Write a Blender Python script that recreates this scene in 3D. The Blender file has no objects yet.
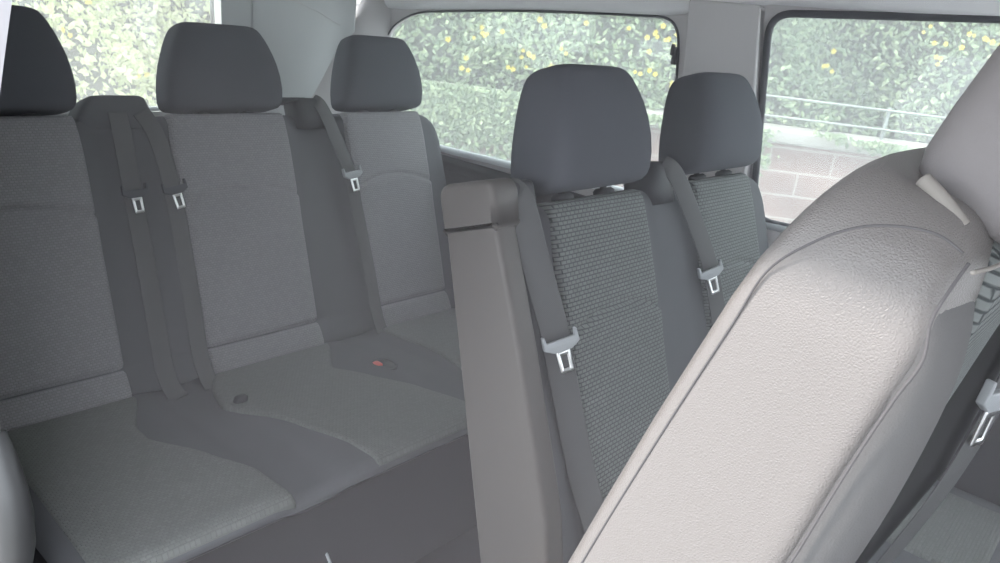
import bpy, bmesh, math, random
from mathutils import Vector, Matrix
random.seed(7)
S = bpy.context.scene
COL = S.collection
# ------------------------------------------------------------------ camera
cam = bpy.data.cameras.new('camera'); co = bpy.data.objects.new('camera', cam); COL.objects.link(co)
right = Vector((0.74338825, 0.65821445, 0.11885975))
up = -Vector((0.29984122, -0.16909848, -0.93888282))
fwd = Vector((-0.59788724, 0.73359351, -0.32306565))
m = Matrix.Identity(4)
for i in range(3):
    m[i][0] = right[i]; m[i][1] = up[i]; m[i][2] = -fwd[i]
m.translation = Vector((1.8956, -0.6355, 1.3080))
co.matrix_world = m
cam.sensor_width = 36; cam.lens = 781.12 / 1000 * 36; cam.clip_start = 0.02
S.camera = co
# ------------------------------------------------------------------ world, sun, exposure
S.view_settings.view_transform = 'Standard'; S.view_settings.look = 'None'
S.view_settings.gamma = 1; S.view_settings.use_curve_mapping = False
S.view_settings.exposure = 1.15
w = bpy.data.worlds.new('sky'); S.world = w; w.use_nodes = True
bg = w.node_tree.nodes['Background']; bg.inputs[0].default_value = (0.86, 0.93, 1.0, 1); bg.inputs[1].default_value = 1.9
sd = bpy.data.lights.new('sun', 'SUN'); so = bpy.data.objects.new('sun', sd); COL.objects.link(so)
sd.energy = 3.0; sd.angle = math.radians(6); sd.color = (1.0, 0.93, 0.86)
SUN = Vector((0.42, 0.62, -0.66)).normalized()
so.rotation_euler = SUN.to_track_quat('-Z', 'Y').to_euler()
so.location = (-3, -5, 6)

# ------------------------------------------------------------------ materials
def base(name, col, rough=.8, metal=0., spec=.5):
    mt = bpy.data.materials.new(name); mt.use_nodes = True
    b = mt.node_tree.nodes['Principled BSDF']
    b.inputs['Base Color'].default_value = (*col, 1); b.inputs['Roughness'].default_value = rough
    b.inputs['Metallic'].default_value = metal
    b.inputs['Specular IOR Level'].default_value = spec
    return mt, mt.node_tree, b
def N(nt, t, **kw):
    n = nt.nodes.new(t)
    for k, v in kw.items(): setattr(n, k, v)
    return n
def coords(nt, scale=(1, 1, 1)):
    tc = N(nt, 'ShaderNodeTexCoord'); mp = N(nt, 'ShaderNodeMapping')
    nt.links.new(tc.outputs['Object'], mp.inputs[0]); mp.inputs['Scale'].default_value = scale
    return mp.outputs[0]
def bump(nt, b, h, strength, dist):
    bp = N(nt, 'ShaderNodeBump'); bp.inputs['Strength'].default_value = strength; bp.inputs['Distance'].default_value = dist
    nt.links.new(h, bp.inputs['Height']); nt.links.new(bp.outputs[0], b.inputs['Normal'])
def mat_noise(name, col, rough, scale, strength, dist, var=.12, spec=.3, metal=0):
    mt, nt, b = base(name, col, rough, metal, spec)
    v = coords(nt)
    n = N(nt, 'ShaderNodeTexNoise'); n.inputs['Scale'].default_value = scale; n.inputs['Detail'].default_value = 3
    nt.links.new(v, n.inputs['Vector'])
    bump(nt, b, n.outputs['Fac'], strength, dist)
    n2 = N(nt, 'ShaderNodeTexNoise'); n2.inputs['Scale'].default_value = 6; nt.links.new(v, n2.inputs['Vector'])
    mx = N(nt, 'ShaderNodeMix', data_type='RGBA')
    mx.inputs[6].default_value = (*[c * (1 - var) for c in col], 1); mx.inputs[7].default_value = (*[min(1, c * (1 + var)) for c in col], 1)
    nt.links.new(n2.outputs['Fac'], mx.inputs[0]); nt.links.new(mx.outputs[2], b.inputs['Base Color'])
    return mt
def mat_weave(name, hi, lo, order, bw, rh):
    """ribbed upholstery: short oval ribs in rows; order = which object axes run across / up the cloth"""
    mt, nt, b = base(name, hi, .9, 0, .15)
    tc = N(nt, 'ShaderNodeTexCoord'); sp = N(nt, 'ShaderNodeSeparateXYZ'); cb = N(nt, 'ShaderNodeCombineXYZ')
    nt.links.new(tc.outputs['Object'], sp.inputs[0])
    nt.links.new(sp.outputs[order[0]], cb.inputs[0]); nt.links.new(sp.outputs[order[1]], cb.inputs[1])
    br = N(nt, 'ShaderNodeTexBrick'); nt.links.new(cb.outputs[0], br.inputs['Vector'])
    br.inputs['Color1'].default_value = (*hi, 1); br.inputs['Color2'].default_value = (*[c * .86 for c in hi], 1)
    br.inputs['Mortar'].default_value = (*lo, 1); br.inputs['Scale'].default_value = 1
    br.inputs['Mortar Size'].default_value = rh * .20; br.inputs['Mortar Smooth'].default_value = .8
    br.inputs['Brick Width'].default_value = bw; br.inputs['Row Height'].default_value = rh
    nt.links.new(br.outputs['Color'], b.inputs['Base Color'])
    inv = N(nt, 'ShaderNodeMath', operation='SUBTRACT'); inv.inputs[0].default_value = 1
    nt.links.new(br.outputs['Fac'], inv.inputs[1])
    bump(nt, b, inv.outputs[0], .7, .0018)
    return mt
def mat_leather(name, col):
    mt, nt, b = base(name, col, .40, 0, .5)
    v = coords(nt)
    n = N(nt, 'ShaderNodeTexNoise'); n.inputs['Scale'].default_value = 30
    nt.links.new(v, n.inputs['Vector'])
    ad = N(nt, 'ShaderNodeMix', data_type='RGBA'); ad.inputs[0].default_value = .0015
    nt.links.new(v, ad.inputs[6]); nt.links.new(n.outputs['Color'], ad.inputs[7])
    vo = N(nt, 'ShaderNodeTexVoronoi', feature='DISTANCE_TO_EDGE'); vo.inputs['Scale'].default_value = 540
    nt.links.new(ad.outputs[2], vo.inputs['Vector'])
    rp = N(nt, 'ShaderNodeMapRange'); rp.inputs[2].default_value = .35
    nt.links.new(vo.outputs['Distance'], rp.inputs[0])
    bump(nt, b, rp.outputs[0], .35, .0007)
    return mt

M = {}
M['cloth'] = mat_noise('charcoal cloth', (.098, .101, .108), .92, 900, .35, .0008, .08, .12)
M['cloth_head'] = mat_noise('headrest cloth', (.078, .082, .094), .92, 700, .35, .0008, .06, .12)
M['rib_back_veiled'] = mat_weave('ribbed cloth back', (.295, .29, .30), (.215, .21, .218), ('Y', 'Z'), .009, .0058)  # same cloth as the middle row, lightened to carry the veil of glare
M['rib_back_veiled2'] = mat_weave('ribbed cloth back wide', (.185, .197, .193), (.06, .067, .068), ('Y', 'Z'), .012, .0072)
M['rib_seat'] = mat_weave('ribbed cloth cushion', (.172, .180, .172), (.138, .145, .139), ('Y', 'X'), .010, .0062)
M['bolster'] = mat_noise('light grey bolster cloth', (.115, .112, .112), .9, 800, .4, .0008, .06, .15)
M['leather'] = mat_leather('grained leatherette', (.155, .142, .136))
M['leather_head'] = mat_noise('fine grey headrest cloth', (.21, .195, .195), .8, 800, .4, .0006, .04, .2)
M['piping'] = mat_noise('piping thread', (.085, .08, .083), .7, 600, .2, .0004, .05)
M['piping_light'] = mat_noise('pale piping', (.25, .23, .21), .7, 600, .2, .0004, .05)
M['cover'] = mat_noise('taupe plastic cover', (.092, .083, .078), .5, 900, .15, .0003, .04, .4)
M['plastic'] = mat_noise('dark grey plastic', (.035, .037, .04), .5, 900, .15, .0003, .05, .35)
M['dark_trim'] = mat_noise('dark lower trim', (.018, .017, .019), .75, 300, .2, .0005, .08, .2)
M['belt'] = None
mt, nt, b = base('belt webbing', (.085, .086, .087), .6, 0, .3)
v = coords(nt); wv = N(nt, 'ShaderNodeTexWave'); wv.inputs['Scale'].default_value = 160; wv.bands_direction = 'DIAGONAL'
nt.links.new(v, wv.inputs['Vector']); bump(nt, b, wv.outputs['Fac'], .3, .0004); M['belt'] = mt
M['chrome'] = mat_noise('brushed steel', (.85, .85, .85), .28, 400, .05, .0002, .03, .5, 1)
M['grip'] = mat_noise('grey tongue grip', (.32, .335, .35), .45, 500, .1, .0003, .04, .4)
M['grip_dark'] = mat_noise('dark tongue grip', (.045, .05, .06), .5, 500, .1, .0003, .04, .4)
M['red'] = mat_noise('red release button', (.75, .16, .14), .45, 300, .05, .0003, .04, .4)
M['wall'] = mat_noise('grey moulded trim', (.56, .57, .58), .75, 500, .12, .0004, .03, .25)
M['wall2'] = mat_noise('grey pillar trim', (.60, .575, .58), .75, 500, .12, .0004, .03, .25)
M['head'] = mat_noise('headliner', (.86, .85, .87), .95, 500, .2, .0006, .03, .1)
M['lilac'] = mat_noise('pale door pillar', (.58, .565, .60), .6, 500, .1, .0004, .03, .3)
M['rubber'] = mat_noise('black window rubber', (.06, .06, .07), .6, 300, .1, .0003, .05, .3)
M['sill'] = mat_noise('white sill glimmer', (.82, .86, .88), .35, 200, .03, .0003, .02, .5)  # glint of the metal sill put into a white colour
M['carpet'] = mat_noise('floor mat', (.02, .02, .02), .95, 500, .5, .002, .15, .1)
M['paint'] = mat_noise('outer body paint', (.78, .79, .8), .3, 100, .02, .0002, .02, .5)
M['gloss'] = mat_noise('glossy dark seal', (.05, .05, .052), .38, 100, .02, .0002, .03, .6)
# window glass: clear pane mixed with a pale translucent film that veils the view
mt = bpy.data.materials.new('veiled window glass'); mt.use_nodes = True; nt = mt.node_tree; nt.nodes.clear()
out = N(nt, 'ShaderNodeOutputMaterial'); tr = N(nt, 'ShaderNodeBsdfTransparent'); tl = N(nt, 'ShaderNodeBsdfTranslucent'); gl = N(nt, 'ShaderNodeBsdfGlossy')
tr.inputs[0].default_value = (.97, 1, .98, 1); tl.inputs[0].default_value = (.95, .95, .97, 1); gl.inputs['Roughness'].default_value = .03
m1 = N(nt, 'ShaderNodeMixShader'); m2 = N(nt, 'ShaderNodeMixShader'); m2.inputs[0].default_value = .04
v = coords(nt); nn = N(nt, 'ShaderNodeTexNoise'); nn.inputs['Scale'].default_value = 3.5; nt.links.new(v, nn.inputs['Vector'])
mr = N(nt, 'ShaderNodeMapRange'); mr.inputs[3].default_value = .09; mr.inputs[4].default_value = .16
nt.links.new(nn.outputs['Fac'], mr.inputs[0]); nt.links.new(mr.outputs[0], m1.inputs[0])
nt.links.new(tr.outputs[0], m1.inputs[1]); nt.links.new(tl.outputs[0], m1.inputs[2])
nt.links.new(m1.outputs[0], m2.inputs[1]); nt.links.new(gl.outputs[0], m2.inputs[2]); nt.links.new(m2.outputs[0], out.inputs[0])
M['glass'] = mt
# foliage
def mat_leaf(name, cols):
    mt, nt, b = base(name, cols[0], .55, 0, .35)
    g = N(nt, 'ShaderNodeNewGeometry'); r = N(nt, 'ShaderNodeValToRGB')
    for i, c in enumerate(cols):
        e = r.color_ramp.elements[i] if i < 2 else r.color_ramp.elements.new(1)
        e.position = i / (len(cols) - 1); e.color = (*c, 1)
    nt.links.new(g.outputs['Random Per Island'], r.inputs[0]); nt.links.new(r.outputs[0], b.inputs['Base Color'])
    return mt
M['leaf'] = mat_leaf('ivy leaf', [(.11, .16, .095), (.18, .24, .14), (.29, .35, .21)])
M['leaf_sun'] = mat_leaf('sunlit ivy leaf', [(.42, .48, .22), (.56, .60, .31), (.70, .70, .44)])  # lit copy of the ivy leaf, sun glare put into the colour
M['twig'] = mat_noise('hedge twigs', (.10, .105, .085), .95, 40, .6, .02, .3, .1)
M['petal'] = mat_noise('yellow petal', (.62, .50, .07), .6, 50, .1, .001, .1)
M['cap'] = mat_noise('pale wall coping', (.33, .32, .30), .85, 30, .3, .004, .06)
M['rail'] = mat_noise('pale steel rail', (.26, .29, .28), .5, 30, .1, .001, .05)
M['asphalt'] = mat_noise('pale street asphalt', (.40, .40, .39), .9, 60, .4, .004, .1)
mt, nt, b = base('pink wall blocks', (.6, .45, .41), .9, 0, .2)
tc = N(nt, 'ShaderNodeTexCoord'); sp = N(nt, 'ShaderNodeSeparateXYZ'); cb = N(nt, 'ShaderNodeCombineXYZ')
nt.links.new(tc.outputs['Object'], sp.inputs[0]); nt.links.new(sp.outputs['X'], cb.inputs[0]); nt.links.new(sp.outputs['Z'], cb.inputs[1])
br = N(nt, 'ShaderNodeTexBrick'); nt.links.new(cb.outputs[0], br.inputs['Vector'])
br.inputs['Color1'].default_value = (.27, .19, .175, 1); br.inputs['Color2'].default_value = (.24, .17, .155, 1); br.inputs['Mortar'].default_value = (.38, .34, .32, 1)
br.inputs['Scale'].default_value = 1; br.inputs['Brick Width'].default_value = .40; br.inputs['Row Height'].default_value = .15; br.inputs['Mortar Size'].default_value = .007
nt.links.new(br.outputs['Color'], b.inputs['Base Color']); M['brick'] = mt

# ------------------------------------------------------------------ helpers
def obj(name, verts, faces, mat, parent=None, frame=None, smooth=True, mods=None):
    me = bpy.data.meshes.new(name); me.from_pydata([tuple(v) for v in verts], [], faces); me.validate()
    bm = bmesh.new(); bm.from_mesh(me); bmesh.ops.recalc_face_normals(bm, faces=bm.faces); bm.to_mesh(me); bm.free()
    if smooth: me.polygons.foreach_set('use_smooth', [True] * len(me.polygons))
    me.materials.append(M[mat] if isinstance(mat, str) else mat)
    o = bpy.data.objects.new(name, me); COL.objects.link(o)
    if parent is not None: o.parent = parent
    if frame is not None: o.matrix_basis = frame
    return o
def empty(name, loc=(0, 0, 0)):
    o = bpy.data.objects.new(name, None); COL.objects.link(o); o.location = loc; o.empty_display_size = .1; return o
def tag(o, label=None, cat=None, group=None, kind=None):
    if label: o['label'] = label
    if cat: o['category'] = cat
    if group: o['group'] = group
    if kind: o['kind'] = kind
    return o
def merge(*parts):
    V, F = [], []
    for v, f in parts:
        n = len(V); V += list(v); F += [tuple(i + n for i in q) for q in f]
    return V, F
def rbox(c, d, r=.004, seg=3, rot=None):
    """rounded box as verts/faces"""
    bm = bmesh.new(); bmesh.ops.create_cube(bm, size=1)
    bmesh.ops.scale(bm, vec=d, verts=bm.verts)
    bmesh.ops.bevel(bm, geom=bm.edges[:], offset=min(r, min(d) * .49), segments=seg, profile=.5, affect='EDGES')
    if rot is not None: bmesh.ops.transform(bm, matrix=rot, verts=bm.verts)
    bmesh.ops.translate(bm, vec=c, verts=bm.verts)
    bm.verts.index_update(); V = [v.co.copy() for v in bm.verts]; F = [tuple(v.index for v in f.verts) for f in bm.faces]; bm.free()
    return V, F
def prism(poly, y0, y1, r=.006, axis='Y', seg=3):
    """poly in (x,z), extruded over y, edges rounded"""
    bm = bmesh.new()
    lo = [bm.verts.new((p[0], y0, p[1])) for p in poly]; f = bm.faces.new(lo)
    ex = bmesh.ops.extrude_face_region(bm, geom=[f])
    bmesh.ops.translate(bm, vec=(0, y1 - y0, 0), verts=[v for v in ex['geom'] if isinstance(v, bmesh.types.BMVert)])
    bmesh.ops.recalc_face_normals(bm, faces=bm.faces)
    if r > 0: bmesh.ops.bevel(bm, geom=[e for e in bm.edges if e.calc_face_angle(0) > .3], offset=r, segments=seg, profile=.5, affect='EDGES')
    bm.verts.index_update(); V = [v.co.copy() for v in bm.verts]; F = [tuple(v.index for v in g.verts) for g in bm.faces]; bm.free()
    return V, F
def erd(d, r):
    if d >= r: return 0.
    d = max(d, 0.); return r - math.sqrt(max(0, r * r - (r - d) ** 2))
def params(n, a=.5):
    # -1..1 with denser samples near the ends
    return [(-1 + 2 * i / n) * (1 - a) + a * math.sin(math.pi / 2 * (-1 + 2 * i / n)) for i in range(n + 1)]
def slab(P, a0, a1, bl, br, top, bot, re, na, nb, rb=None, dense=.6):
    """pad over a in [a0,a1], b in [bl(a),br(a)]; top/bot height functions; rounded rims; P maps (a,b,h)"""
    A = params(na, dense); Bp = params(nb, dense); V = []; F = []
    rb = re if rb is None else rb
    for side in (0, 1):
        r = re if side == 0 else rb
        for i, u in enumerate(A):
            a = a0 + (a1 - a0) * (u + 1) / 2; l, rr = bl(a), br(a)
            for j, s in enumerate(Bp):
                b_ = l + (rr - l) * (s + 1) / 2
                da = min(a - a0, a1 - a); db = min(b_ - l, rr - b_)
                h = top(a, b_) if side == 0 else bot(a, b_)
                drop = erd(da, r) + erd(db, r); drop = min(drop, r * 1.35)
                V.append(P(a, b_, h - drop if side == 0 else h + drop))
    W = nb + 1; K = (na + 1) * W
    for i in range(na):
        for j in range(nb):
            q = (i * W + j, i * W + j + 1, (i + 1) * W + j + 1, (i + 1) * W + j); F.append(q); F.append(tuple(K + k for k in reversed(q)))
    rim = [j for j in range(nb)] + [i * W + nb for i in range(na)] + [na * W + nb - j for j in range(nb)] + [(na - i) * W for i in range(na)]
    for k in range(len(rim)):
        p, q = rim[k], rim[(k + 1) % len(rim)]; F.append((p, q, K + q, K + p))
    return V, F
def loft(secs, nseg=40, cap=True, exp=4.):
    """secs: (z, xc, yc, hx, hy[, exp]) -> closed superellipse body"""
    V, F = [], []
    for s in secs:
        z, xc, yc, hx, hy = s[:5]; e = s[5] if len(s) > 5 else exp
        for k in range(nseg):
            t = 2 * math.pi * k / nseg; c, q = math.cos(t), math.sin(t)
            V.append((xc + hx * math.copysign(abs(c) ** (2 / e), c), yc + hy * math.copysign(abs(q) ** (2 / e), q), z))
    for i in range(len(secs) - 1):
        for k in range(nseg):
            k2 = (k + 1) % nseg; F.append((i * nseg + k, i * nseg + k2, (i + 1) * nseg + k2, (i + 1) * nseg + k))
    if cap:
        F.append(tuple(reversed(range(nseg)))); F.append(tuple((len(secs) - 1) * nseg + k for k in range(nseg)))
    return V, F
def tube(pts, r, n=8, closed=False):
    V, F = [], []; pts = [Vector(p) for p in pts]; L = len(pts)
    prev = None
    for i, p in enumerate(pts):
        a = pts[(i - 1) % L] if (closed or i > 0) else p; b_ = pts[(i + 1) % L] if (closed or i < L - 1) else p
        t = (b_ - a).normalized()
        if prev is None: prev = t.orthogonal().normalized()
        nrm = (prev - t * prev.dot(t)).normalized(); prev = nrm; bi = t.cross(nrm)
        for k in range(n):
            an = 2 * math.pi * k / n; V.append(p + nrm * math.cos(an) * r + bi * math.sin(an) * r)
    for i in range(L if closed else L - 1):
        j = (i + 1) % L
        for k in range(n):
            F.append((i * n + k, i * n + (k + 1) % n, j * n + (k + 1) % n, j * n + k))
    if not closed: F.append(tuple(reversed(range(n)))); F.append(tuple((L - 1) * n + k for k in range(n)))
    return V, F
def smoothpath(pts, n=8):
    P = [Vector(p) for p in pts]; out = []
    for i in range(len(P) - 1):
        p0 = P[max(i - 1, 0)]; p1 = P[i]; p2 = P[i + 1]; p3 = P[min(i + 2, len(P) - 1)]
        for k in range(n):
            t = k / n
            out.append(.5 * ((2 * p1) + (p2 - p0) * t + (2 * p0 - 5 * p1 + 4 * p2 - p3) * t * t + (3 * p1 - p0 - 3 * p2 + p3) * t ** 3))
    out.append(P[-1]); return out
def ribbon(pts, width, normal, th=.0016, nn=10):
    """webbing strap along pts, facing `normal` (vector or list per control point)"""
    P = smoothpath(pts, nn); V, F = [], []; L = len(P); normal = Vector(normal)
    for i, p in enumerate(P):
        t = (P[min(i + 1, L - 1)] - P[max(i - 1, 0)]).normalized(); s = t.cross(normal).normalized(); nr = s.cross(t).normalized()
        for a, b_ in ((-.5, 0), (-.46, .5), (.46, .5), (.5, 0), (.46, -.5), (-.46, -.5)):
            V.append(p + s * a * width + nr * b_ * th)
    for i in range(L - 1):
        for k in range(6):
            F.append((i * 6 + k, i * 6 + (k + 1) % 6, (i + 1) * 6 + (k + 1) % 6, (i + 1) * 6 + k))
    F.append(tuple(range(5, -1, -1))); F.append(tuple((L - 1) * 6 + k for k in range(6)))
    return V, F
def plate(name, outer, holes, thick, mapf, mat, parent=None, bevel=.0):
    """flat panel with holes, built from a filled 2-D curve; mapf maps (a,b,h) to the place"""
    cu = bpy.data.curves.new(name, 'CURVE'); cu.dimensions = '2D'; cu.fill_mode = 'BOTH'; cu.extrude = thick / 2; cu.bevel_depth = bevel; cu.bevel_resolution = 2
    for poly in [outer] + holes:
        sp = cu.splines.new('POLY'); sp.points.add(len(poly) - 1); sp.use_cyclic_u = True
        for p, q in zip(sp.points, poly): p.co = (q[0], q[1], 0, 1)
    t = bpy.data.objects.new(name, cu); COL.objects.link(t)
    dg = bpy.context.evaluated_depsgraph_get(); me = bpy.data.meshes.new_from_object(t.evaluated_get(dg))
    V = [mapf(v.co.x, v.co.y, v.co.z) for v in me.vertices]; F = [tuple(p.vertices) for p in me.polygons]
    bpy.data.objects.remove(t); bpy.data.meshes.remove(me)
    bm = bmesh.new(); vs = [bm.verts.new(v) for v in V]
    for f in F:
        try: bm.faces.new([vs[i] for i in f])
        except ValueError: pass
    bmesh.ops.remove_doubles(bm, verts=bm.verts, dist=1e-5)
    bm.verts.index_update(); V = [v.co.copy() for v in bm.verts]; F = [tuple(v.index for v in f.verts) for f in bm.faces]; bm.free()
    return obj(name, V, F, mat, parent, smooth=False)
def rpoly(pts, rad, n=8):
    """polygon with rounded corners; rad one number or one per corner"""
    out = []; L = len(pts)
    for i in range(L):
        p0, p1, p2 = Vector(pts[i - 1]), Vector(pts[i]), Vector(pts[(i + 1) % L]); r = rad[i] if isinstance(rad, (list, tuple)) else rad
        a = (p0 - p1); b_ = (p2 - p1); ra = min(r, a.length * .45); rb = min(r, b_.length * .45)
        q0 = p1 + a.normalized() * ra; q2 = p1 + b_.normalized() * rb
        for k in range(n + 1):
            t = k / n; out.append(tuple(q0 * (1 - t) ** 2 + p1 * 2 * t * (1 - t) + q2 * t * t))
    return out
def ring(path3, r, name, mat, parent=None):
    V, F = tube(path3, r, 8, True); return obj(name, V, F, mat, parent)

# ================================================================== SETTING
# floor
V, F = rbox((1.35, .48, -.03), (3.9, 1.62, .06), .01); tag(obj('floor', V, F, 'carpet'), kind='structure')
# street outside
V, F = rbox((0, 3, -.53), (26, 26, .1), .01); tag(obj('ground', V, F, 'asphalt'), kind='structure')

# left wall with two windows
WY = 1.30
win2 = rpoly([(-.40, .835), (.85, .872), (.835, 1.22), (.806, 1.352), (.302, 1.326), (-.22, 1.275), (-.36, 1.19)], [.07, .05, .2, .06, .3, .10, .12])
win3 = rpoly([(1.125, .885), (2.10, .93), (2.10, 1.455), (1.052, 1.385)], [.06, .06, .06, .06])
wallL = lambda a, b_, h: (a, WY + .013 + h, b_)
outer = [(-.62, -.02), (3.3, -.02), (3.3, 1.50), (-.62, 1.50)]
wl = plate('wall_left', outer, [win2, win3, rpoly([(2.28, .93), (3.2, .95), (3.0, 1.42), (2.28, 1.44)], .05)], .016, wallL, 'wall2'); tag(wl, kind='structure')
# lower trim of the left wall, below the window line
V, F = rbox((1.3, 1.279, .40), (3.9, .036, .78), .012); o = obj('trim_1', V, F, 'dark_trim'); tag(o, kind='structure')
# belt-line ledge
V, F = prism([(1.262, .76), (1.30, .76), (1.30, .822), (1.285, .826), (1.262, .81)], -.4, 3.2, .006)
V = [Vector((v.y, v.x, v.z)) for v in V]; o = obj('trim_2', V, F, 'dark_trim'); tag(o, kind='structure')
# headliner cove above the side windows and ceiling
prof = [(WY + .03, 1.352), (WY - .004, 1.356), (WY - .012, 1.37), (WY - .02, 1.40), (WY - .05, 1.44), (WY - .12, 1.475), (WY - .2, 1.49)]
prof2 = [(p[0] + (.04 if i > 1 else 0), p[1] + .03) for i, p in enumerate(prof)][::-1]
def coverz(x):  # the top of the window line climbs a little towards the front
    return min((x - .8) * .2, .05 + (x - 1.05) * .022) if .8 < x else (0 if x >= 2 else (max(x, .3) - .8) * .05 + min(0, max(x, -.3) - .3) * .09)
V = []; F = []; xs = [-.55 + i * .1 for i in range(31)]; pp = prof + prof2
for x in xs:
    for p in pp: V.append((x, p[0], p[1] + coverz(x)))
n = len(pp)
for i in range(len(xs) - 1):
    for k in range(n): F.append((i * n + k, i * n + (k + 1) % n, (i + 1) * n + (k + 1) % n, (i + 1) * n + k))
F.append(tuple(range(n))); F.append(tuple((len(xs) - 1) * n + k for k in range(n)))
o = obj('trim_3', V, F, 'head'); tag(o, kind='structure')
V, F = rbox((1.35, .47, 1.52), (3.9, 1.76, .05), .02); o = obj('ceiling', V, F, 'head'); tag(o, kind='structure')
# pillar cover between the two side windows
poly = rpoly([(.870, .86), (1.095, .86), (1.088, 1.06), (1.035, 1.40), (.838, 1.40), (.862, 1.22)], [.02, .02, .05, .01, .01, .05], 4)
V, F = prism(poly, WY - .022, WY + .01, .006); o = obj('trim_4', V, F, 'wall2'); tag(o, kind='structure')

def window(name, poly, plane, rub, rad, extra=None):
    r = empty(name, plane(sum(p[0] for p in poly) / len(poly), min(p[1] for p in poly), 0)); tag(r, kind='structure')
    inv = Matrix.Translation(-Vector(r.location))
    pl = plate('pane', poly, [], .004, lambda a, b_, h: plane(a, b_, h), 'glass', r); pl.matrix_basis = inv
    sl = ring([plane(a, b_, -rub[1]) for a, b_ in poly], rub[0], 'seal', 'rubber', r); sl.matrix_basis = inv
    return r, inv
pL = lambda a, b_, h: (a, WY + .018 + h, b_)
w2, inv2 = window('window_2', win2, pL, (.0035, .017), 0)
w3, inv3 = window('window_3', win3, pL, (.009, .018), 0)
# white lip under the rear side window, imitating its metal glimmer
V, F = tube([(-.32, WY - .004, .835), (0.0, WY - .004, .842), (.4, WY - .004, .854), (.83, WY - .004, .868)], .012); o = obj('sill_lip', V, F, 'sill', w2); o.matrix_basis = inv2
V, F = tube([(1.15, WY - .004, .880), (1.6, WY - .004, .900), (2.08, WY - .004, .922)], .010); o = obj('sill_lip', V, F, 'sill', w3); o.matrix_basis = inv3
# latch of the hinged window
V, F = merge(rbox((.818, WY - .0, 1.255), (.014, .02, .045), .005), rbox((.812, WY - .008, 1.27), (.010, .012, .03), .004)); o = obj('latch', V, F, 'plastic', w2); o.matrix_basis = inv2

# rear wall with the tailgate window
win1 = rpoly([(-.16, .895), (.71, .905), (.72, 1.16), (.705, 1.40), (-.16, 1.40)], [.05, .035, .1, .06, .06])
pR = lambda a, b_, h: (-.45 - .02 - h, a, b_)
wr = plate('wall_rear', [(-.36, -.02), (.83, -.02), (.83, 1.50), (-.36, 1.50)], [win1], .04, pR, 'wall'); tag(wr, kind='structure')
pR2 = lambda a, b_, h: (-.475 - h, a, b_)
w1, inv1 = window('window_1', win1, pR2, (.007, -.028), 0)
V, F = tube([(-.447, -.1, .905), (-.447, .3, .908), (-.447, .68, .915)], .007); o = obj('sill_lip', V, F, 'sill', w1); o.matrix_basis = inv1
# corner pillar: curved panel from the tailgate to the side wall
def curvepanel(name, path, z0, z1, mat, th=.02, lean=0.):  # lean: the first edge slants towards the middle of the van going down
    V, F = [], []; P = smoothpath([(p[0], p[1], 0) for p in path], 6); L = len(P); nz = 14
    for side in (0, 1):
        for k in range(nz + 1):
            z = z0 + (z1 - z0) * k / nz
            for i, p in enumerate(P):
                t = (P[min(i + 1, L - 1)] - P[max(i - 1, 0)]).normalized(); nr = Vector((-t.y, t.x, 0))
                q = p + nr * (th * side); V.append((q.x, q.y - lean * (1.2 - z) * (1 - i / (L - 1)) if z > .7 else q.y - lean * .5 * (1 - i / (L - 1)), z))
    K = (nz + 1) * L
    for k in range(nz):
        for i in range(L - 1):
            q = (k * L + i, k * L + i + 1, (k + 1) * L + i + 1, (k + 1) * L + i); F.append(q); F.append(tuple(K + j for j in reversed(q)))
    rim = [i for i in range(L)] + [k * L + L - 1 for k in range(1, nz + 1)] + [nz * L + i for i in range(L - 2, -1, -1)] + [k * L for k in range(nz - 1, 0, -1)]
    for a in range(len(rim)):
        p, q = rim[a], rim[(a + 1) % len(rim)]; F.append((p, q, K + q, K + p))
    return obj(name, V, F, mat)
o = curvepanel('trim_5', [(-.452, .822), (-.44, .835), (-.436, .95), (-.43, 1.08), (-.425, 1.15), (-.40, 1.20)], 0, 1.5, 'wall'); tag(o, kind='structure')
o = curvepanel('trim_6', [(-.435, 1.195), (-.412, 1.20), (-.39, 1.215), (-.365, 1.25), (-.345, 1.285), (-.33, 1.31)], 0, 1.36, 'wall2', .02, .6); tag(o, kind='structure')
V, F = tube([(-.432, .83, 1.275), (-.432, .90, 1.272), (-.43, .98, 1.262), (-.428, 1.07, 1.235), (-.42, 1.15, 1.20)], .0013); o = obj('trim_7', V, F, 'wall2'); tag(o, kind='structure')

# right side: door opening; rear quarter with its slanting pillar edge
edge = [(1.012, 1.30), (1.0, 1.263), (.966, 1.205), (.932, 1.145), (.90, 1.06), (.872, .95), (.845, .80), (.83, .70), (.828, .62)]
poly = [(-.50, .62)] + edge[::-1] + [(1.03, 1.36), (1.98, 1.37), (1.98, -.02), (3.3, -.02), (3.3, 1.50), (-.50, 1.50)]
hole = rpoly([(-.36, .92), (-.12, .92), (-.12, 1.28), (-.36, 1.28)], .05)  # unseen window, narrowed to keep sun streaks off the rear cushion
pRt = lambda a, b_, h: (a, -.362 + h, b_)
hole2 = rpoly([(2.12, .93), (3.15, .95), (2.95, 1.40), (2.12, 1.40)], .05)
o = plate('wall_right', poly, [hole, hole2], .04, pRt, 'lilac'); tag(o, kind='structure')
V, F = rbox((.15, -.362, .30), (1.30, .04, .64), .012); o = obj('trim_8', V, F, 'dark_trim'); tag(o, kind='structure')
w4, inv4 = window('window_4', hole, lambda a, b_, h: (a, -.375 + h, b_), (.007, -.028), 0)
# unseen low block added to hold back daylight from the front
V, F = rbox((2.95, .47, .30), (.06, 1.60, .6), .02); o = obj('front_light_block', V, F, 'dark_trim'); tag(o, kind='structure')
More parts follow.
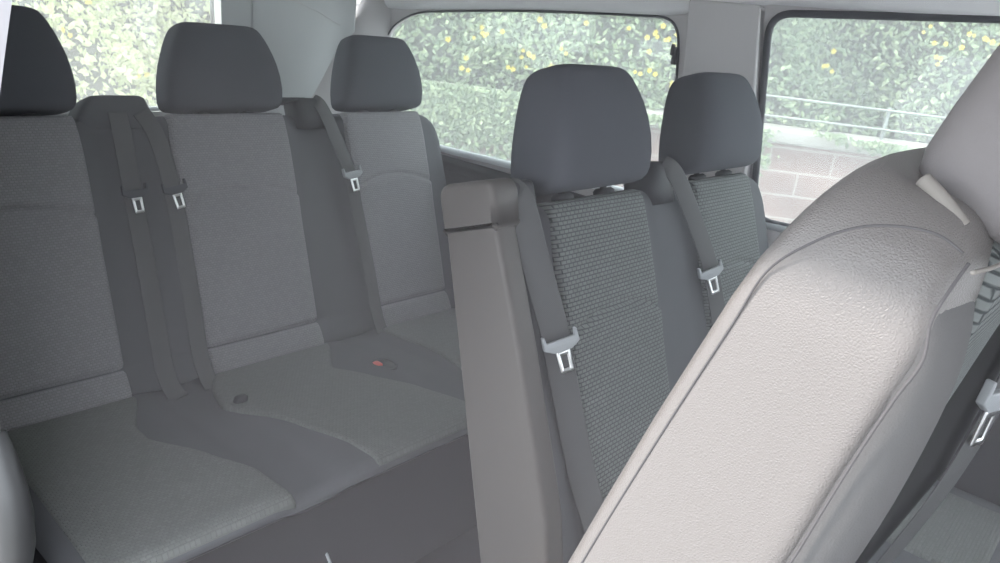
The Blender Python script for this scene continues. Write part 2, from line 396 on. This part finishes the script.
# glossy rubber edge guard low on the door pillar
V, F = loft([(.40, .822, -.345, .012, .02), (.46, .835, -.345, .018, .022), (.53, .853, -.345, .024, .026), (.585, .859, -.345, .024, .025), (.63, .852, -.345, .020, .022), (.665, .840, -.345, .014, .018), (.70, .830, -.345, .006, .010)], 24, True, 2.2)
o = obj('trim_9', V, F, 'gloss'); tag(o, kind='structure')

# ================================================================== SEATS
def surf_back(inserts, gaps, zt=0.0, zb=-.70):
    def f(y, s):
        h = .006 * math.cos((s + .35) * 3.0)
        for g0, g1, dep in gaps:
            c = (g0 + g1) / 2; hw = (g1 - g0) / 2
            t = abs(y - c) / hw
            if t < 1.35: h -= dep * (.5 + .5 * math.cos(math.pi * min(1, max(0, (t - .55) / .8))))
        if s < -.60: h += .016 * math.sin(min(1, (-.60 - s) / .08) * math.pi * .62)
        return h
    return f
def insert_mesh(f, y0, y1, s0, s1, arch_s=-.20, arch_d=.035, low=-.60):
    yc = (y0 + y1) / 2; hw = (y1 - y0) / 2
    def top(s, y):
        h = f(y, s) + .009
        a = arch_s - arch_d * ((y - yc) / hw) ** 2
        h -= .009 * math.exp(-((s - a) / .005) ** 2)
        if s < a: h += .004 * math.exp(-((s - a) / .05) ** 2)
        h -= .010 * math.exp(-((s - low) / .007) ** 2)
        return h - erd(-s + .004, .035) * .6
    P = lambda a, b_, h: (h, b_, a)
    taper = lambda a: .010 * max(0, (a + .12) / .12) ** 2
    return slab(P, s0, s1, lambda a: y0 + taper(a), lambda a: y1 - taper(a), top, lambda s, y: f(y, s) - .03, .008, 150, 44, .002, .25)
def headrest(W=.285, H=.205, T=.062, xc=-.035, e=4.6, lean_=.022):
    """secs with rounded lower corners, sides leaning in to a flatter top"""
    secs = []
    zs = [0, .004, .012, .025, .05, .08, .11, .135, .155, .172, .185, .194, .200, .2035, .205]
    ws = [.84, .94, .985, 1.0, 1.0, .975, .93, .875, .825, .775, .73, .69, .645, .59, .50]
    ts = [.60, .78, .90, .97, 1.0, 1.0, .97, .93, .88, .82, .76, .68, .57, .44, .25]
    for z, w_, t_ in zip(zs, ws, ts):
        secs.append((z * H / .205 + .005, xc + .008 * math.sin(z / .205 * math.pi) + lean_ * (z / .205), 0, T * t_, W / 2 * w_, e))
    return loft(secs, 64)
def add_headrest(root, frame, y, mat='cloth_head', seamed=True, s=.0, **kw):
    V, F = headrest(**kw); V = [(v[0], v[1] + y, v[2] + s) for v in map(tuple, V)]
    h = obj('headrest', V, F, mat, root, frame)
    xc = kw.get('xc', -.035)
    for sg in (-1, 1):
        V, F = tube([(xc, y + sg * .065, s + .02), (xc, y + sg * .065, s - .06)], .0065, 10); obj('post', V, F, 'plastic', h)
        V, F = loft([(s - .012, xc, y + sg * .065, .016, .022), (s - .002, xc, y + sg * .065, .016, .022), (s + .003, xc, y + sg * .065, .011, .016)], 20, True, 3); obj('post_sleeve', V, F, 'plastic', h)
    return h
def tongue(belt, at, d, normal, scale=1., grip='grip'):
    """steel tongue hanging at `at`, pointing along d"""
    d = Vector(d).normalized(); nr = Vector(normal).normalized(); s = d.cross(nr).normalized(); nr = s.cross(d)
    R = Matrix((s, d, nr)).transposed().to_4x4(); R.translation = Vector(at)
    def tr(vf): return [R @ (Vector(v) * scale) for v in vf[0]], vf[1]
    # grip: a wide bar with two upturned ears
    poly = [(-.036, .012), (-.035, -.014), (-.030, -.014), (-.028, .000), (.028, .000), (.030, -.014), (.035, -.014), (.036, .012), (.018, .022), (-.018, .022)]
    V, F = prism(poly, -.005, .005, .002); V = [Vector((v.x, v.z, v.y)) for v in V]
    g = obj('tongue_grip', *tr((V, F)), grip, belt)
    a, b_ = [(-.014, .020), (.014, .020), (.0125, .064), (-.0125, .064)], [(-.0068, .030), (.0068, .030), (.0062, .056), (-.0062, .056)]
    a = rpoly(a, .003, 3); b_ = rpoly(b_, .002, 3); n = len(a); V = []; F = []
    for z in (-.0014, .0014):
        for p in a + b_: V.append((p[0], p[1], z))
    for k in range(n):
        k2 = (k + 1) % n
        F += [(k, k2, n + k2, n + k), (2 * n + k, 3 * n + k, 3 * n + k2, 2 * n + k2), (k, 2 * n + k, 2 * n + k2, k2), (n + k, n + k2, 3 * n + k2, 3 * n + k)]
    t = obj('latch_tongue', *tr((V, F)), 'chrome', belt)
    return g, t

def frame_at(x, z, deg): return Matrix.Translation((x, 0, z)) @ Matrix.Rotation(math.radians(deg), 4, 'Y')

# ---------------------------------------------------------------- rear three-seat bench
rb = empty('rear_bench', (.45, .48, 0)); tag(rb, 'dark grey three-seat rear bench with three headrests below the back window', 'seat')
IB = Matrix.Translation((-.45, -.48, 0))
T3 = IB @ frame_at(0, .98, -19)
ins3 = [(-.215, .100), (.305, .650), (.845, 1.160)]
f3 = surf_back(ins3, [(.10, .305, .018), (.65, .845, .018)])
P = lambda a, b_, h: (h, b_, a)
def cr(z1, r): return lambda a: erd(z1 - a, r)
c1 = lambda a: -.25 + erd(.0 - a, .06) * .8; c2 = lambda a: 1.262 - erd(.0 - a, .11) * .9 - .012 * max(0, (a + .3) / .3)
V, F = slab(P, -.70, -.004, c1, c2, lambda s, y: f3(y, s), lambda s, y: -.125, .045, 90, 180, .03, .35)
body = obj('backrest', V, F, 'cloth', rb, T3)
for y0, y1 in ins3:
    V, F = insert_mesh(f3, y0, y1, -.685, -.006); obj('backrest_panel', V, F, 'rib_back_veiled', rb, T3)
for k, (y, W_, sz) in enumerate([(-.048, .310, .224), (.483, .330, .218), (1.018, .318, .219)]):
    add_headrest(rb, T3, y, W=W_, H=sz)
# belt housings on the shoulder of the backrest
V, F = loft([(-.07, -.068, .198, .050, .096), (-.01, -.066, .198, .052, .093), (.02, -.066, .203, .050, .080), (.038, -.066, .208, .047, .069), (.044, -.066, .209, .040, .060), (.046, -.066, .209, .03, .045)], 40, True, 6)
obj('belt_housing', V, F, 'cloth', rb, T3)
V, F = loft([(-.05, -.035, .742, .045, .052), (.0, -.035, .742, .045, .05), (.022, -.035, .738, .043, .048), (.034, -.036, .735, .038, .042), (.038, -.036, .735, .02, .02)], 32, True, 4)
hs = obj('belt_housing', V, F, 'plastic', rb, T3)
V, F = rbox((-.04, .685, .032), (.08, .085, .010), .004); obj('housing_flap', V, F, 'plastic', hs)
def strap(root, frame, pts, wd, tpos, tdir, grip='grip', scale=1., mat='belt', nrm=(1, 0, 0)):
    V, F = ribbon(pts, wd, nrm); bl = obj('seat_belt', V, F, mat, root, frame)
    tongue(bl, tpos, tdir, nrm, scale, grip); return bl
g = .016
strap(rb, T3, [(.004, .190, .0), (.008, .189, -.06), (.010, .189, -.2), (.012, .188, -.45), (.02, .184, -.62), (.05, .183, -.675), (.07, .185, -.69)], .046, (.022, .189, -.185), (0, .06, -1), 'grip_dark', .88)
strap(rb, T3, [(.004, .245, .0), (.012, .268, -.06), (.016, .284, -.2), (.018, .283, -.45), (.024, .276, -.60), (.05, .272, -.665), (.075, .27, -.69)], .044, (.027, .284, -.185), (0, .16, -1), 'grip_dark', .88)
strap(rb, T3, [(-.01, .752, .03), (.012, .765, .012), (.018, .790, -.06), (.022, .826, -.19), (.020, .835, -.3), (.022, .845, -.5), (.03, .842, -.62), (.055, .838, -.69)], .044, (.031, .828, -.185), (0, .12, -1), 'grip', .95)
# cushion
fc = lambda x, y: .372 - .012 * math.exp(-((x - .30) / .12) ** 2) * 1 - .03 * max(0, (.26 - x) / .15) + .004 * math.cos((x - .55) * 6)
gapm = lambda y: sum(math.exp(-((y - c) / .07) ** 4) for c in (.2, .745))
V, F = slab(lambda a, b_, h: (a, b_, h), .10, .816, lambda a: -.25 + erd(.816 - a, .06) * .5, lambda a: 1.262 - erd(.816 - a, .06) * .5, lambda x, y: fc(x, y) - .012 * gapm(y), lambda x, y: .332, .030, 90, 150, .01, .4)
cu = obj('seat_cushion', V, F, 'cloth', rb, IB)
def cush_insert(root, frame, x0, x1, yl, yr, f, mat='rib_seat', raise_=.007):
    def top(x, y):
        l, r = yl(x), yr(x); return f(x, y) + raise_ - erd(.819 - x, .035)
    V, F = slab(lambda a, b_, h: (a, b_, h), x0, x1, yl, yr, top, lambda x, y: f(x, y) - .02 - erd(.819 - x, .035), .008, 80, 44, .002, .25)
    return obj('cushion_panel', V, F, mat, root, frame)
def lin(pts):
    def g_(x):
        if x <= pts[0][0]: return pts[0][1]
        for (a, b_), (c, d) in zip(pts, pts[1:]):
            if x <= c:
                t = (x - a) / (c - a); t = t * .7 + .3 * t * t * (3 - 2 * t); return b_ + (d - b_) * t
        return pts[-1][1]
    return g_
cush_insert(rb, IB, .245, .812, lin([(.2, -.2), (.8, -.22)]), lin([(.25, .10), (.40, .035), (.463, .03), (.587, .096), (.695, .143), (.82, .153)]), fc)
cush_insert(rb, IB, .245, .812, lin([(.25, .29), (.33, .25), (.41, .228), (.59, .306), (.72, .352), (.83, .36)]), lin([(.25, .65), (.40, .555), (.50, .60), (.62, .66), (.74, .70), (.83, .72)]), fc)
cush_insert(rb, IB, .245, .812, lin([(.25, .84), (.45, .85), (.80, .80)]), lin([(.25, 1.16), (.8, 1.20)]), fc)
# buckle pocket and buckles
def disc(cx, cy, cz, rx, ry, h, r2=.0): return loft([(cz - h, cx, cy, rx, ry), (cz - .002, cx, cy, rx, ry), (cz, cx, cy, rx * .94, ry * .94)], 28, True, 2.4)
V, F = disc(.452, .684, fc(.45, .68) - .0045, .036, .03, .01); pk = obj('buckle_pocket', V, F, 'plastic', cu)
V, F = rbox((.443, .668, .367), (.026, .020, .016), .005); obj('release_button', V, F, 'red', pk)
V, F = tube([(.452 + .037 * math.cos(t * math.pi / 12), .684 + .031 * math.sin(t * math.pi / 12), fc(.45, .68) - .004) for t in range(24)], .0035, 8, True); obj('pocket_rim', V, F, 'cloth', pk)
V, F = merge(loft([(.33, .415, .262, .011, .016), (.37, .425, .262, .012, .017), (.392, .432, .262, .011, .015), (.396, .433, .262, .007, .010)], 20, True, 3))
obj('buckle', V, F, 'plastic', rb, IB)
# under-bench plinth and feet rails
V, F = rbox((.455, .49, .18), (.706, 1.49, .32), .012); obj('bench_base', V, F, 'dark_trim', rb, IB)
V, F = tube(smoothpath([(.79, .24, .20), (.83, .235, .17), (.84, .235, .12), (.83, .235, .03)], 5), .0035); obj('release_lever', V, F, 'grip', rb, IB)

# ---------------------------------------------------------------- middle-row double seat
db = empty('double_seat', (1.45, .75, 0)); tag(db, 'two-seat middle bench with taupe plastic side cover and two headrests', 'seat')
ID = Matrix.Translation((-1.45, -.75, 0)); T2 = ID @ frame_at(1.143, 1.025, -20)
ins2 = [(.378, .680), (.872, 1.150)]
f2 = surf_back(ins2, [(.68, .872, .016), (.28, .378, .014)])
c1 = lambda a: .288 + erd(.0 - a, .03) * .6; c2 = lambda a: 1.252 - erd(.0 - a, .10) * .9
V, F = slab(P, -.68, -.002, c1, c2, lambda s, y: f2(y, s), lambda s, y: -.12, .04, 90, 130, .03, .35)
obj('backrest', V, F, 'cloth', db, T2)
for y0, y1 in ins2:
    V, F = insert_mesh(f2, y0, y1, -.675, -.002); obj('backrest_panel', V, F, 'rib_back_veiled2', db, T2)
for y, W_ in [(.527, .300), (1.026, .300)]:
    add_headrest(db, T2, y, W=W_ * .99, H=.212, s=.006, T=.074, xc=-.028)
# plastic side cover and its cap
poly = [(-.103, -.018), (-.119, -.256), (-.145, -.62), (.006, -.62), (.022, -.49), (.018, -.219), (.008, -.018)]
V, F = prism(poly, .242, .290, .009, seg=4); cv = obj('side_cover', V, F, 'cover', db, T2)
poly = rpoly([(-.106, -.030), (.010, -.030), (.017, .030), (.006, .046), (-.092, .050), (-.104, .036)], [.004, .004, .012, .012, .014, .012], 4)
V, F = prism(poly, .238, .300, .010, seg=4); cp = obj('cover_cap', V, F, 'cover', db, T2)
V, F = rbox((-.03, .318, .015), (.08, .066, .05), .012); obj('belt_slot', V, F, 'plastic', cp)
strap(db, T2, [(-.02, .298, .018), (.010, .300, .012), (.017, .310, -.08), (.020, .330, -.20), (.015, .342, -.28), (.013, .364, -.48), (.04, .372, -.62)], .050, (.032, .328, -.220), (0, .15, -1), 'grip', .88, nrm=(.85, -.5, 0))
V, F = loft([(-.04, -.04, .770, .045, .040), (.01, -.04, .770, .045, .038), (.030, -.04, .772, .040, .034), (.044, -.04, .774, .032, .026), (.048, -.04, .774, .015, .012)], 32, True, 3.4)
hs = obj('belt_housing', V, F, 'plastic', db, T2)
strap(db, T2, [(-.005, .776, .040), (.014, .790, .016), (.020, .825, -.06), (.024, .868, -.17), (.022, .885, -.25), (.020, .90, -.45), (.04, .90, -.60)], .040, (.034, .852, -.190), (0, .22, -1), 'grip', .85, nrm=(.88, -.45, 0))
fd = lambda x, y: .445 - .012 * math.exp(-((x - 1.5) / .12) ** 2)
V, F = slab(lambda a, b_, h: (a, b_, h), 1.27, 1.90, lambda a: .27, lambda a: 1.25 - erd(1.90 - a, .08) * .6, fd, lambda x, y: .30, .05, 70, 90, .01, .4)
obj('seat_cushion', V, F, 'cloth', db, ID)
for yl, yr in [(.37, .69), (.865, 1.165)]:
    V, F = slab(lambda a, b_, h: (a, b_, h), 1.42, 1.86, lambda a: yl, lambda a: yr, lambda x, y: fd(x, y) + .009 - erd(1.91 - x, .06) * .75, lambda x, y: fd(x, y) - .03 - erd(1.90 - x, .06) * .75, .010, 50, 40, .002, .3)
    obj('cushion_panel', V, F, 'rib_seat', db, ID)
V, F = rbox((1.56, .76, .24), (.50, .88, .13), .02); obj('seat_frame', V, F, 'dark_trim', db, ID)
for y in (.42, 1.08):
    for x in (1.38, 1.74):
        V, F = loft([(0.0, x, y, .03, .045), (.02, x, y, .028, .04), (.18, x, y, .022, .03)], 20); obj('leg', V, F, 'dark_trim', db, ID)

# ---------------------------------------------------------------- near seat, tipped forward for access
ns = empty('tipped_single_seat', (1.45, 0, 0)); tag(ns, 'single seat tipped forward beside the open door, pale grained leatherette side', 'seat')
INs = Matrix.Translation((-1.45, 0, 0)); T1 = INs @ frame_at(1.72, .98, 17)
def nb(s): return -.058 + .006 * max(0, min(1, (s - .05) / .2))
def nf(s): t = max(0, min(1, (s + .02) / .24)); return .060 - .015 * t * t * (3 - 2 * t)
def rnd(z): t = max(0, min(1, (z - .20) / .096)); return 1 - math.sqrt(max(0, 1 - t * t))
def drop(z): return .018 * max(0, min(1, (z - .1) / .19))
def shell_front(z): return nf(z) + .010 - .034 * rnd(z)
def shell_hw(z): return .222 - .004 * abs(z) - .06 * rnd(z)
# body: leatherette shell (side, back and shoulder)
secs = []
zs = [-.52, -.50, -.45, -.3, -.15, 0, .08, .14, .19, .22, .24, .255, .267, .277, .285, .291, .2945, .296]
for z in zs:
    t = max(0, (z - .20) / .096)
    inset = .06 * (1 - math.sqrt(max(0, 1 - t * t)))
    hw = .222 - .004 * abs(z) - inset * 1.0
    x0 = nb(z) + .016 * rnd(z); x1 = shell_front(z)
    secs.append((z - drop(z), (x0 + x1) / 2, 0, (x1 - x0) / 2, hw, 12 - 7.0 * min(1, t)))
V, F = loft(secs, 96)
shell = obj('backrest_shell', V, F, 'leather', ns, T1)
# light grey fabric bolster along the front edge of each side
for sg in (-1, 1):
    V, F = [], []
    ss = [-.50 + i * .02 for i in range(37)] + [.235, .245, .253, .259, .262]
    rings = []
    for s in ss:
        k = math.sqrt(max(.01, 1 - max(0, (s - .10) / .163) ** 2))
        xs0 = shell_front(s) - .014; bul = (.036 if sg < 0 else .006) * k; wd = .080
        yo = shell_hw(s) - .005
        row = []
        for j in range(17):
            t = j / 16; an = math.pi * t
            row.append((xs0 + bul * math.sin(an) ** .8, sg * (yo - wd * (1 - math.cos(an)) / 2), s - drop(s)))
        for j in range(1, 4): row.append((xs0 - .02, sg * (yo - .006 - (wd - .012) * (1 - j / 4)), s - drop(s)))
        rings.append(row)
    n = len(rings[0])
    for r_ in rings: V += r_
    for i in range(len(rings) - 1):
        for k in range(n): F.append((i * n + k, i * n + (k + 1) % n, (i + 1) * n + (k + 1) % n, (i + 1) * n + k))
    F.append(tuple(range(n))); F.append(tuple((len(rings) - 1) * n + k for k in range(n)))
    obj('side_bolster', V, F, 'bolster', ns, T1)
# ribbed centre panel on the front
fn = lambda y, s: shell_front(s) + .003 + .003 * math.cos(y * 8)
V, F = slab(P, -.48, .268, lambda a: -.152 + erd(.268 - a, .05) * .5, lambda a: .152 - erd(.268 - a, .05) * .5, lambda s, y: fn(y, s), lambda s, y: fn(y, s) - .02, .010, 80, 50, .002, .3)
obj('backrest_panel', V, F, 'rib_back_veiled2', ns, T1)
# seams of piping on the near side, following rear edge, shoulder and front edge
side = -.2225
def sidey(s, n):
    t = max(0, (s - .20) / .096); return -(.2235 - .06 * (1 - math.sqrt(max(0, 1 - t * t))))
path = [(nb(s) + .016, -.2215, s) for s in (-.5, -.3, -.1, 0, .1, .17, .21)] + [(-.024, -.2205, .238), (-.010, -.2160, .255), (.006, -.213, .265), (.022, -.212, .270), (.036, -.211, .268)]
V, F = tube(smoothpath(path, 6), .0007); obj('side_seam', V, F, 'piping', shell)
path = [(nf(s) + .006, -.2208, s) for s in (-.5, -.3, -.1, 0, .07, .12, .156, .19, .215)] + [(.043, -.2195, .235), (.041, -.214, .252), (.040, -.206, .264)]
V, F = tube(smoothpath(path, 6), .0009); obj('side_seam', V, F, 'piping', shell)
path = [(.049, -.150, .262), (.052, -.152, .24), (.060, -.152, .20), (.072, -.152, .12)]
V, F = tube(smoothpath([(.044, -.21, .262), (.048, -.18, .262), (.050, -.155, .264), (.050, -.12, .27), (.050, 0, .272), (.050, .15, .264)], 6), .0012); obj('top_piping', V, F, 'piping_light', ns, T1)
# headrest
V, F = headrest(W=.305, H=.22, T=.067, xc=.036, e=5, lean_=-.005); V = [(v[0], v[1], v[2] + .258) for v in map(tuple, V)]
h1 = obj('headrest', V, F, 'leather_head', ns, T1)
V, F = tube(smoothpath([(-.006, -.165, .281), (.008, -.168, .277), (.024, -.168, .270)], 5), .0045, 12); obj('headrest_guide', V, F, 'piping_light', h1)
for sg in (-1, 1):
    V, F = tube([(.04, sg * .06, .30), (.03, sg * .06, .22)], .007, 10); obj('post', V, F, 'plastic', h1)
# far plastic cover carrying the belt, belt and tongue
poly = [(-.06, -.50), (.125, -.50), (.110, -.18), (.108, -.04), (.085, .10), (.06, .20), (.03, .25), (-.03, .26), (-.055, .20)]
V, F = prism(poly, .226, .27, .012); obj('side_cover', V, F, 'plastic', ns, T1)
strap(ns, T1, [(.052, .205, .24), (.080, .210, .16), (.100, .212, .07), (.116, .214, -.04), (.122, .214, -.18), (.130, .212, -.35), (.14, .21, -.48)], .044, (.098, .200, .082), (.22, -.05, -1), 'grip', .95, nrm=(1, -.3, 0))
# cushion and base carried under the tipped backrest
T0 = INs @ Matrix.Translation((1.50, 0, .45)) @ Matrix.Rotation(math.radians(22), 4, 'Y')
V, F = slab(lambda a, b_, h: (a, b_, h), -.06, .44, lambda a: -.215, lambda a: .215, lambda x, y: .07, lambda x, y: -.06, .04, 30, 30, .01)
obj('seat_cushion', V, F, 'cloth', ns, T0)
for sg in (-1, 1):
    V, F = tube([(1.42, sg * .16, .46), (1.66, sg * .16, .02)], .016, 10); obj('leg', V, F, 'dark_trim', ns, INs)
V, F = rbox((1.68, 0, .015), (.26, .38, .03), .008); obj('foot_plate', V, F, 'dark_trim', ns, INs)

# ================================================================== OUTSIDE
CX, CY = 1.8956, -.6355
fh = Vector((-.631, .775, 0)); rh = Vector((.775, .631, 0))
def outp(D, r, z): p = Vector((CX, CY, 0)) + fh * D + rh * r; p.z = z; return p
ANG = math.atan2(rh.y, rh.x)
Mout = Matrix.Translation(outp(5.0, 0, 0)) @ Matrix.Rotation(ANG, 4, 'Z')    # local x runs along the wall, y away from the van
gw = empty('garden_wall'); gw.matrix_basis = Mout; gw.location.z = -.48
tag(gw, 'low pinkish block wall with a pale coping and two thin rails under the hedge', 'wall')
V, F = rbox((1.5, .14, .615), (6.6, .24, 1.23), .01); obj('block_face', V, F, 'brick', gw)
V, F = rbox((1.5, .13, 1.27), (6.6, .32, .09), .02); obj('coping', V, F, 'cap', gw)
# rails fixed along the coping
for z, tilt in ((.07, 0), (.19, 0)):
    V, F = tube([(1.15, .1, z + 1.31), (4.6, .1, z + 1.31)], .007); obj('rail', V, F, 'rail', gw)
for k in range(4):
    V, F = rbox((1.2 + k * 1.1, .12, 1.41), (.02, .02, .22), .004); obj('rail_post', V, F, 'rail', gw)
def leafgeo(V, F, c, size, nrm):
    t = nrm.orthogonal().normalized(); a = random.uniform(0, 6.28); t = (Matrix.Rotation(a, 3, nrm) @ t); s = nrm.cross(t)
    n = len(V); b_ = size * .55
    V += [c - t * size, c + s * b_ - nrm * size * .15, c + t * size, c - s * b_ - nrm * size * .15]
    F.append((n, n + 1, n + 2, n + 3))
def hedge(name, frame, x0, x1, z0, z1, n, hangs, leafmat, label, nfl, size=.024, seed=1):
    random.seed(seed)
    r = empty(name); r.matrix_basis = frame; tag(r, label, 'hedge')
    # lumpy inner mass of twigs
    nx, nz = 60, 24; V, F = [], []
    def dep(x, z): return .12 * math.sin(x * 2.1 + seed) + .09 * math.sin(x * 4.7 + z * 3) + .07 * math.sin(z * 5.1 + x) + (z - z0) * .10
    for side in (0, 1):
        for i in range(nx + 1):
            for k in range(nz + 1):
                x = x0 + (x1 - x0) * i / nx; z = z0 + (z1 - z0) * k / nz
                V.append((x, .45 + dep(x, z) if side == 0 else 1.3, z))
    W = nz + 1; K = (nx + 1) * W
    for i in range(nx):
        for k in range(nz):
            q = (i * W + k, (i + 1) * W + k, (i + 1) * W + k + 1, i * W + k + 1); F.append(q); F.append(tuple(K + j for j in reversed(q)))
    rim = [i * W for i in range(nx)] + [nx * W + k for k in range(nz)] + [(nx - i) * W + nz for i in range(nx)] + [nz - k for k in range(nz)]
    for a in range(len(rim)): p, q = rim[a], rim[(a + 1) % len(rim)]; F.append((p, q, K + q, K + p))
    obj('twig_mass', V, F, 'twig', r)
    V, F = [], []
    clumps = [(random.uniform(x0, x1), random.uniform(z0, z1), random.uniform(.12, .35)) for _ in range(160)]
    for _ in range(n):
        if random.random() < .6:
            c = random.choice(clumps); x = random.gauss(c[0], c[2] * .6); z = random.gauss(c[1], c[2] * .6); yy = -.14 * random.random()
        else: x = random.uniform(x0, x1); z = random.uniform(z0, z1); yy = random.uniform(-.05, .12)
        if not (x0 < x < x1 and z0 - .05 < z < z1 + .1): continue
        y = .45 + dep(x, z) - .03 + yy
        nr = Vector((random.gauss(0, .6), -1, random.gauss(.4, .6))).normalized()
        leafgeo(V, F, Vector((x, y, z)), random.uniform(.6, 1.25) * size, nr)
    for hx, hz0, wd in hangs:        # trails hanging down over the coping
        for _ in range(int(480 * wd / .2)):
            z = z0 + .05 - abs(random.gauss(0, .5)) * (z0 - hz0)
            if z < hz0 - .05: continue
            k = (z - hz0) / (z0 - hz0 + .01)
            x = random.gauss(hx + .04 * math.sin(z * 14), wd * (.25 + .5 * max(0, k)))
            leafgeo(V, F, Vector((x, -.06 - random.random() * .07 + (.3 if z > .85 else 0), z)), random.uniform(.6, 1.1) * size, Vector((random.gauss(0, .5), -1, random.gauss(.3, .5))).normalized())
    if hangs:                        # thick overhang where the wall is buried in leaves
        for _ in range(7000):
            leafgeo(V, F, Vector((random.uniform(-1.65, .55), -.06 - random.random() * .09, .86 - abs(random.gauss(0, .16)))), random.uniform(.6, 1.1) * size, Vector((random.gauss(0, .5), -1, random.gauss(.3, .5))).normalized())
    lf = obj('foliage', V, F, leafmat, r, smooth=False); lf['kind'] = 'stuff'
    return r, dep
def flower(V, F, c, R_):
    for k in range(5):
        a = k * 2 * math.pi / 5 + random.random() * .3
        d = Vector((math.cos(a), 0, math.sin(a))); s = Vector((-math.sin(a), 0, math.cos(a))); n = len(V)
        V += [c, c + d * R_ * .6 + s * R_ * .38 + Vector((0, -.25 * R_, 0)), c + d * R_ + Vector((0, -.1 * R_, 0)), c + d * R_ * .6 - s * R_ * .38 + Vector((0, -.25 * R_, 0))]
        F.append((n, n + 1, n + 2, n + 3))
M1 = Mout.copy(); M1.translation.z = 0
hangs = [(.95, .70, .10), (1.45, .50, .10), (2.35, .72, .16), (2.95, .70, .14), (.25, .6, .2), (1.95, .88, .10), (-1.3, .3, .45), (-.6, .35, .35), (-.2, .62, .2)] + [(-1.4 + .13 * k, .38 + .14 * math.sin(k * 1.7), .16) for k in range(16)]
h, dep = hedge('ivy_hedge', M1, -1.7, 4.3, .78, 3.0, 52000, hangs, 'leaf', 'green climbing hedge with small yellow flowers outside the left windows', 0, seed=3)
def put_flowers(h, dep, spots, cap=98):
    V, F = [], []; flower(V, F, Vector((0, 0, 0)), .016); first = obj('flower', V, F, 'petal', h, smooth=False); used = False; n = 0
    bm = bmesh.new(); bm.from_mesh(first.data); bmesh.ops.remove_doubles(bm, verts=bm.verts, dist=1e-5); bm.to_mesh(first.data); bm.free()
    for fx, fz, cnt, spr in spots:
        for _ in range(cnt):
            if n >= cap: return
            x = random.gauss(fx, spr); z = random.gauss(fz, spr * .7)
            if not used: o = first; used = True
            else: o = first.copy(); o.parent = h; COL.objects.link(o)
            k = random.uniform(.8, 1.35)
            o.matrix_basis = Matrix.Translation((x, .20 + dep(x, z), z)) @ Matrix.Rotation(random.uniform(0, 6), 4, 'Y') @ Matrix.Scale(k, 4); n += 1
# clusters at (right offset, height), read off as bearings and heights on the hedge face
sp = [((u - 500) * .0068 + random.uniform(-.03, .03), 1.308 - (v_ - (15 + (u - 500) * .127)) * .0068, c, s_) for u, v_, c, s_ in
      [(448, 28, 5, .03), (455, 33, 3, .02), (438, 62, 5, .03), (413, 33, 2, .015), (492, 48, 5, .03), (488, 62, 5, .03), (505, 50, 4, .03), (506, 68, 3, .02), (510, 22, 4, .03), (526, 44, 4, .03), (521, 82, 4, .02),
       (610, 28, 6, .04), (622, 32, 5, .03), (635, 34, 4, .03), (606, 40, 4, .03), (616, 64, 4, .02), (648, 48, 4, .03), (650, 53, 3, .02), (634, 74, 3, .02), (596, 60, 3, .02), (590, 24, 2, .02), (475, 25, 2, .02), (543, 22, 2, .02),
       (866, 27, 4, .03), (898, 35, 3, .02), (914, 38, 4, .03), (922, 43, 3, .02), (882, 44, 3, .02), (875, 53, 4, .025), (890, 46, 2, .015), (885, 61, 2, .015), (793, 52, 2, .015), (792, 71, 4, .025), (796, 68, 2, .02), (960, 28, 2, .02),
       (957, 57, 4, .03), (968, 60, 6, .035), (975, 65, 6, .035), (985, 78, 5, .03), (978, 86, 4, .03), (946, 46, 2, .02), (930, 66, 2, .02), (700, 60, 4, .03), (520, 60, 3, .02), (470, 90, 3, .02), (415, 80, 2, .02), (430, 100, 2, .02)]]
random.seed(5); put_flowers(h, dep, [(a, b_, max(1, round(c * .62)), d * 1.15) for a, b_, c, d in sp])
# second hedge behind the van, full sun put into its leaf colour
Mr = Matrix.Translation((-3.0, 0, 0)) @ Matrix.Rotation(math.radians(100), 4, 'Z')
h2, dep2 = hedge('rear_hedge', Mr, -.4, 4.8, -.46, 2.6, 42000, [], 'leaf_sun', 'bright yellow-green leafy hedge seen through the back window', 0, size=.032, seed=9)
put_flowers(h2, dep2, [(random.uniform(.9, 2.9), random.uniform(.6, 1.25), 3, .03) for _ in range(12)])

# scattering volume added in the cabin to imitate veiling lens glare
mt = bpy.data.materials.new('cabin haze'); mt.use_nodes = True; nt = mt.node_tree; nt.nodes.clear()
out = N(nt, 'ShaderNodeOutputMaterial'); vs = N(nt, 'ShaderNodeVolumeScatter'); vs.inputs['Color'].default_value = (.99, .94, 1, 1); vs.inputs['Density'].default_value = .105
nt.links.new(vs.outputs[0], out.inputs['Volume']); M['glare_veil'] = mt
V, F = rbox((1.0, .47, .75), (2.84, 1.58, 1.46), .01)
o = obj('glare_veil', V, F, 'glare_veil'); tag(o, 'thin scattering volume added to imitate the lens veil over the seats', 'glare_veil', kind='structure')
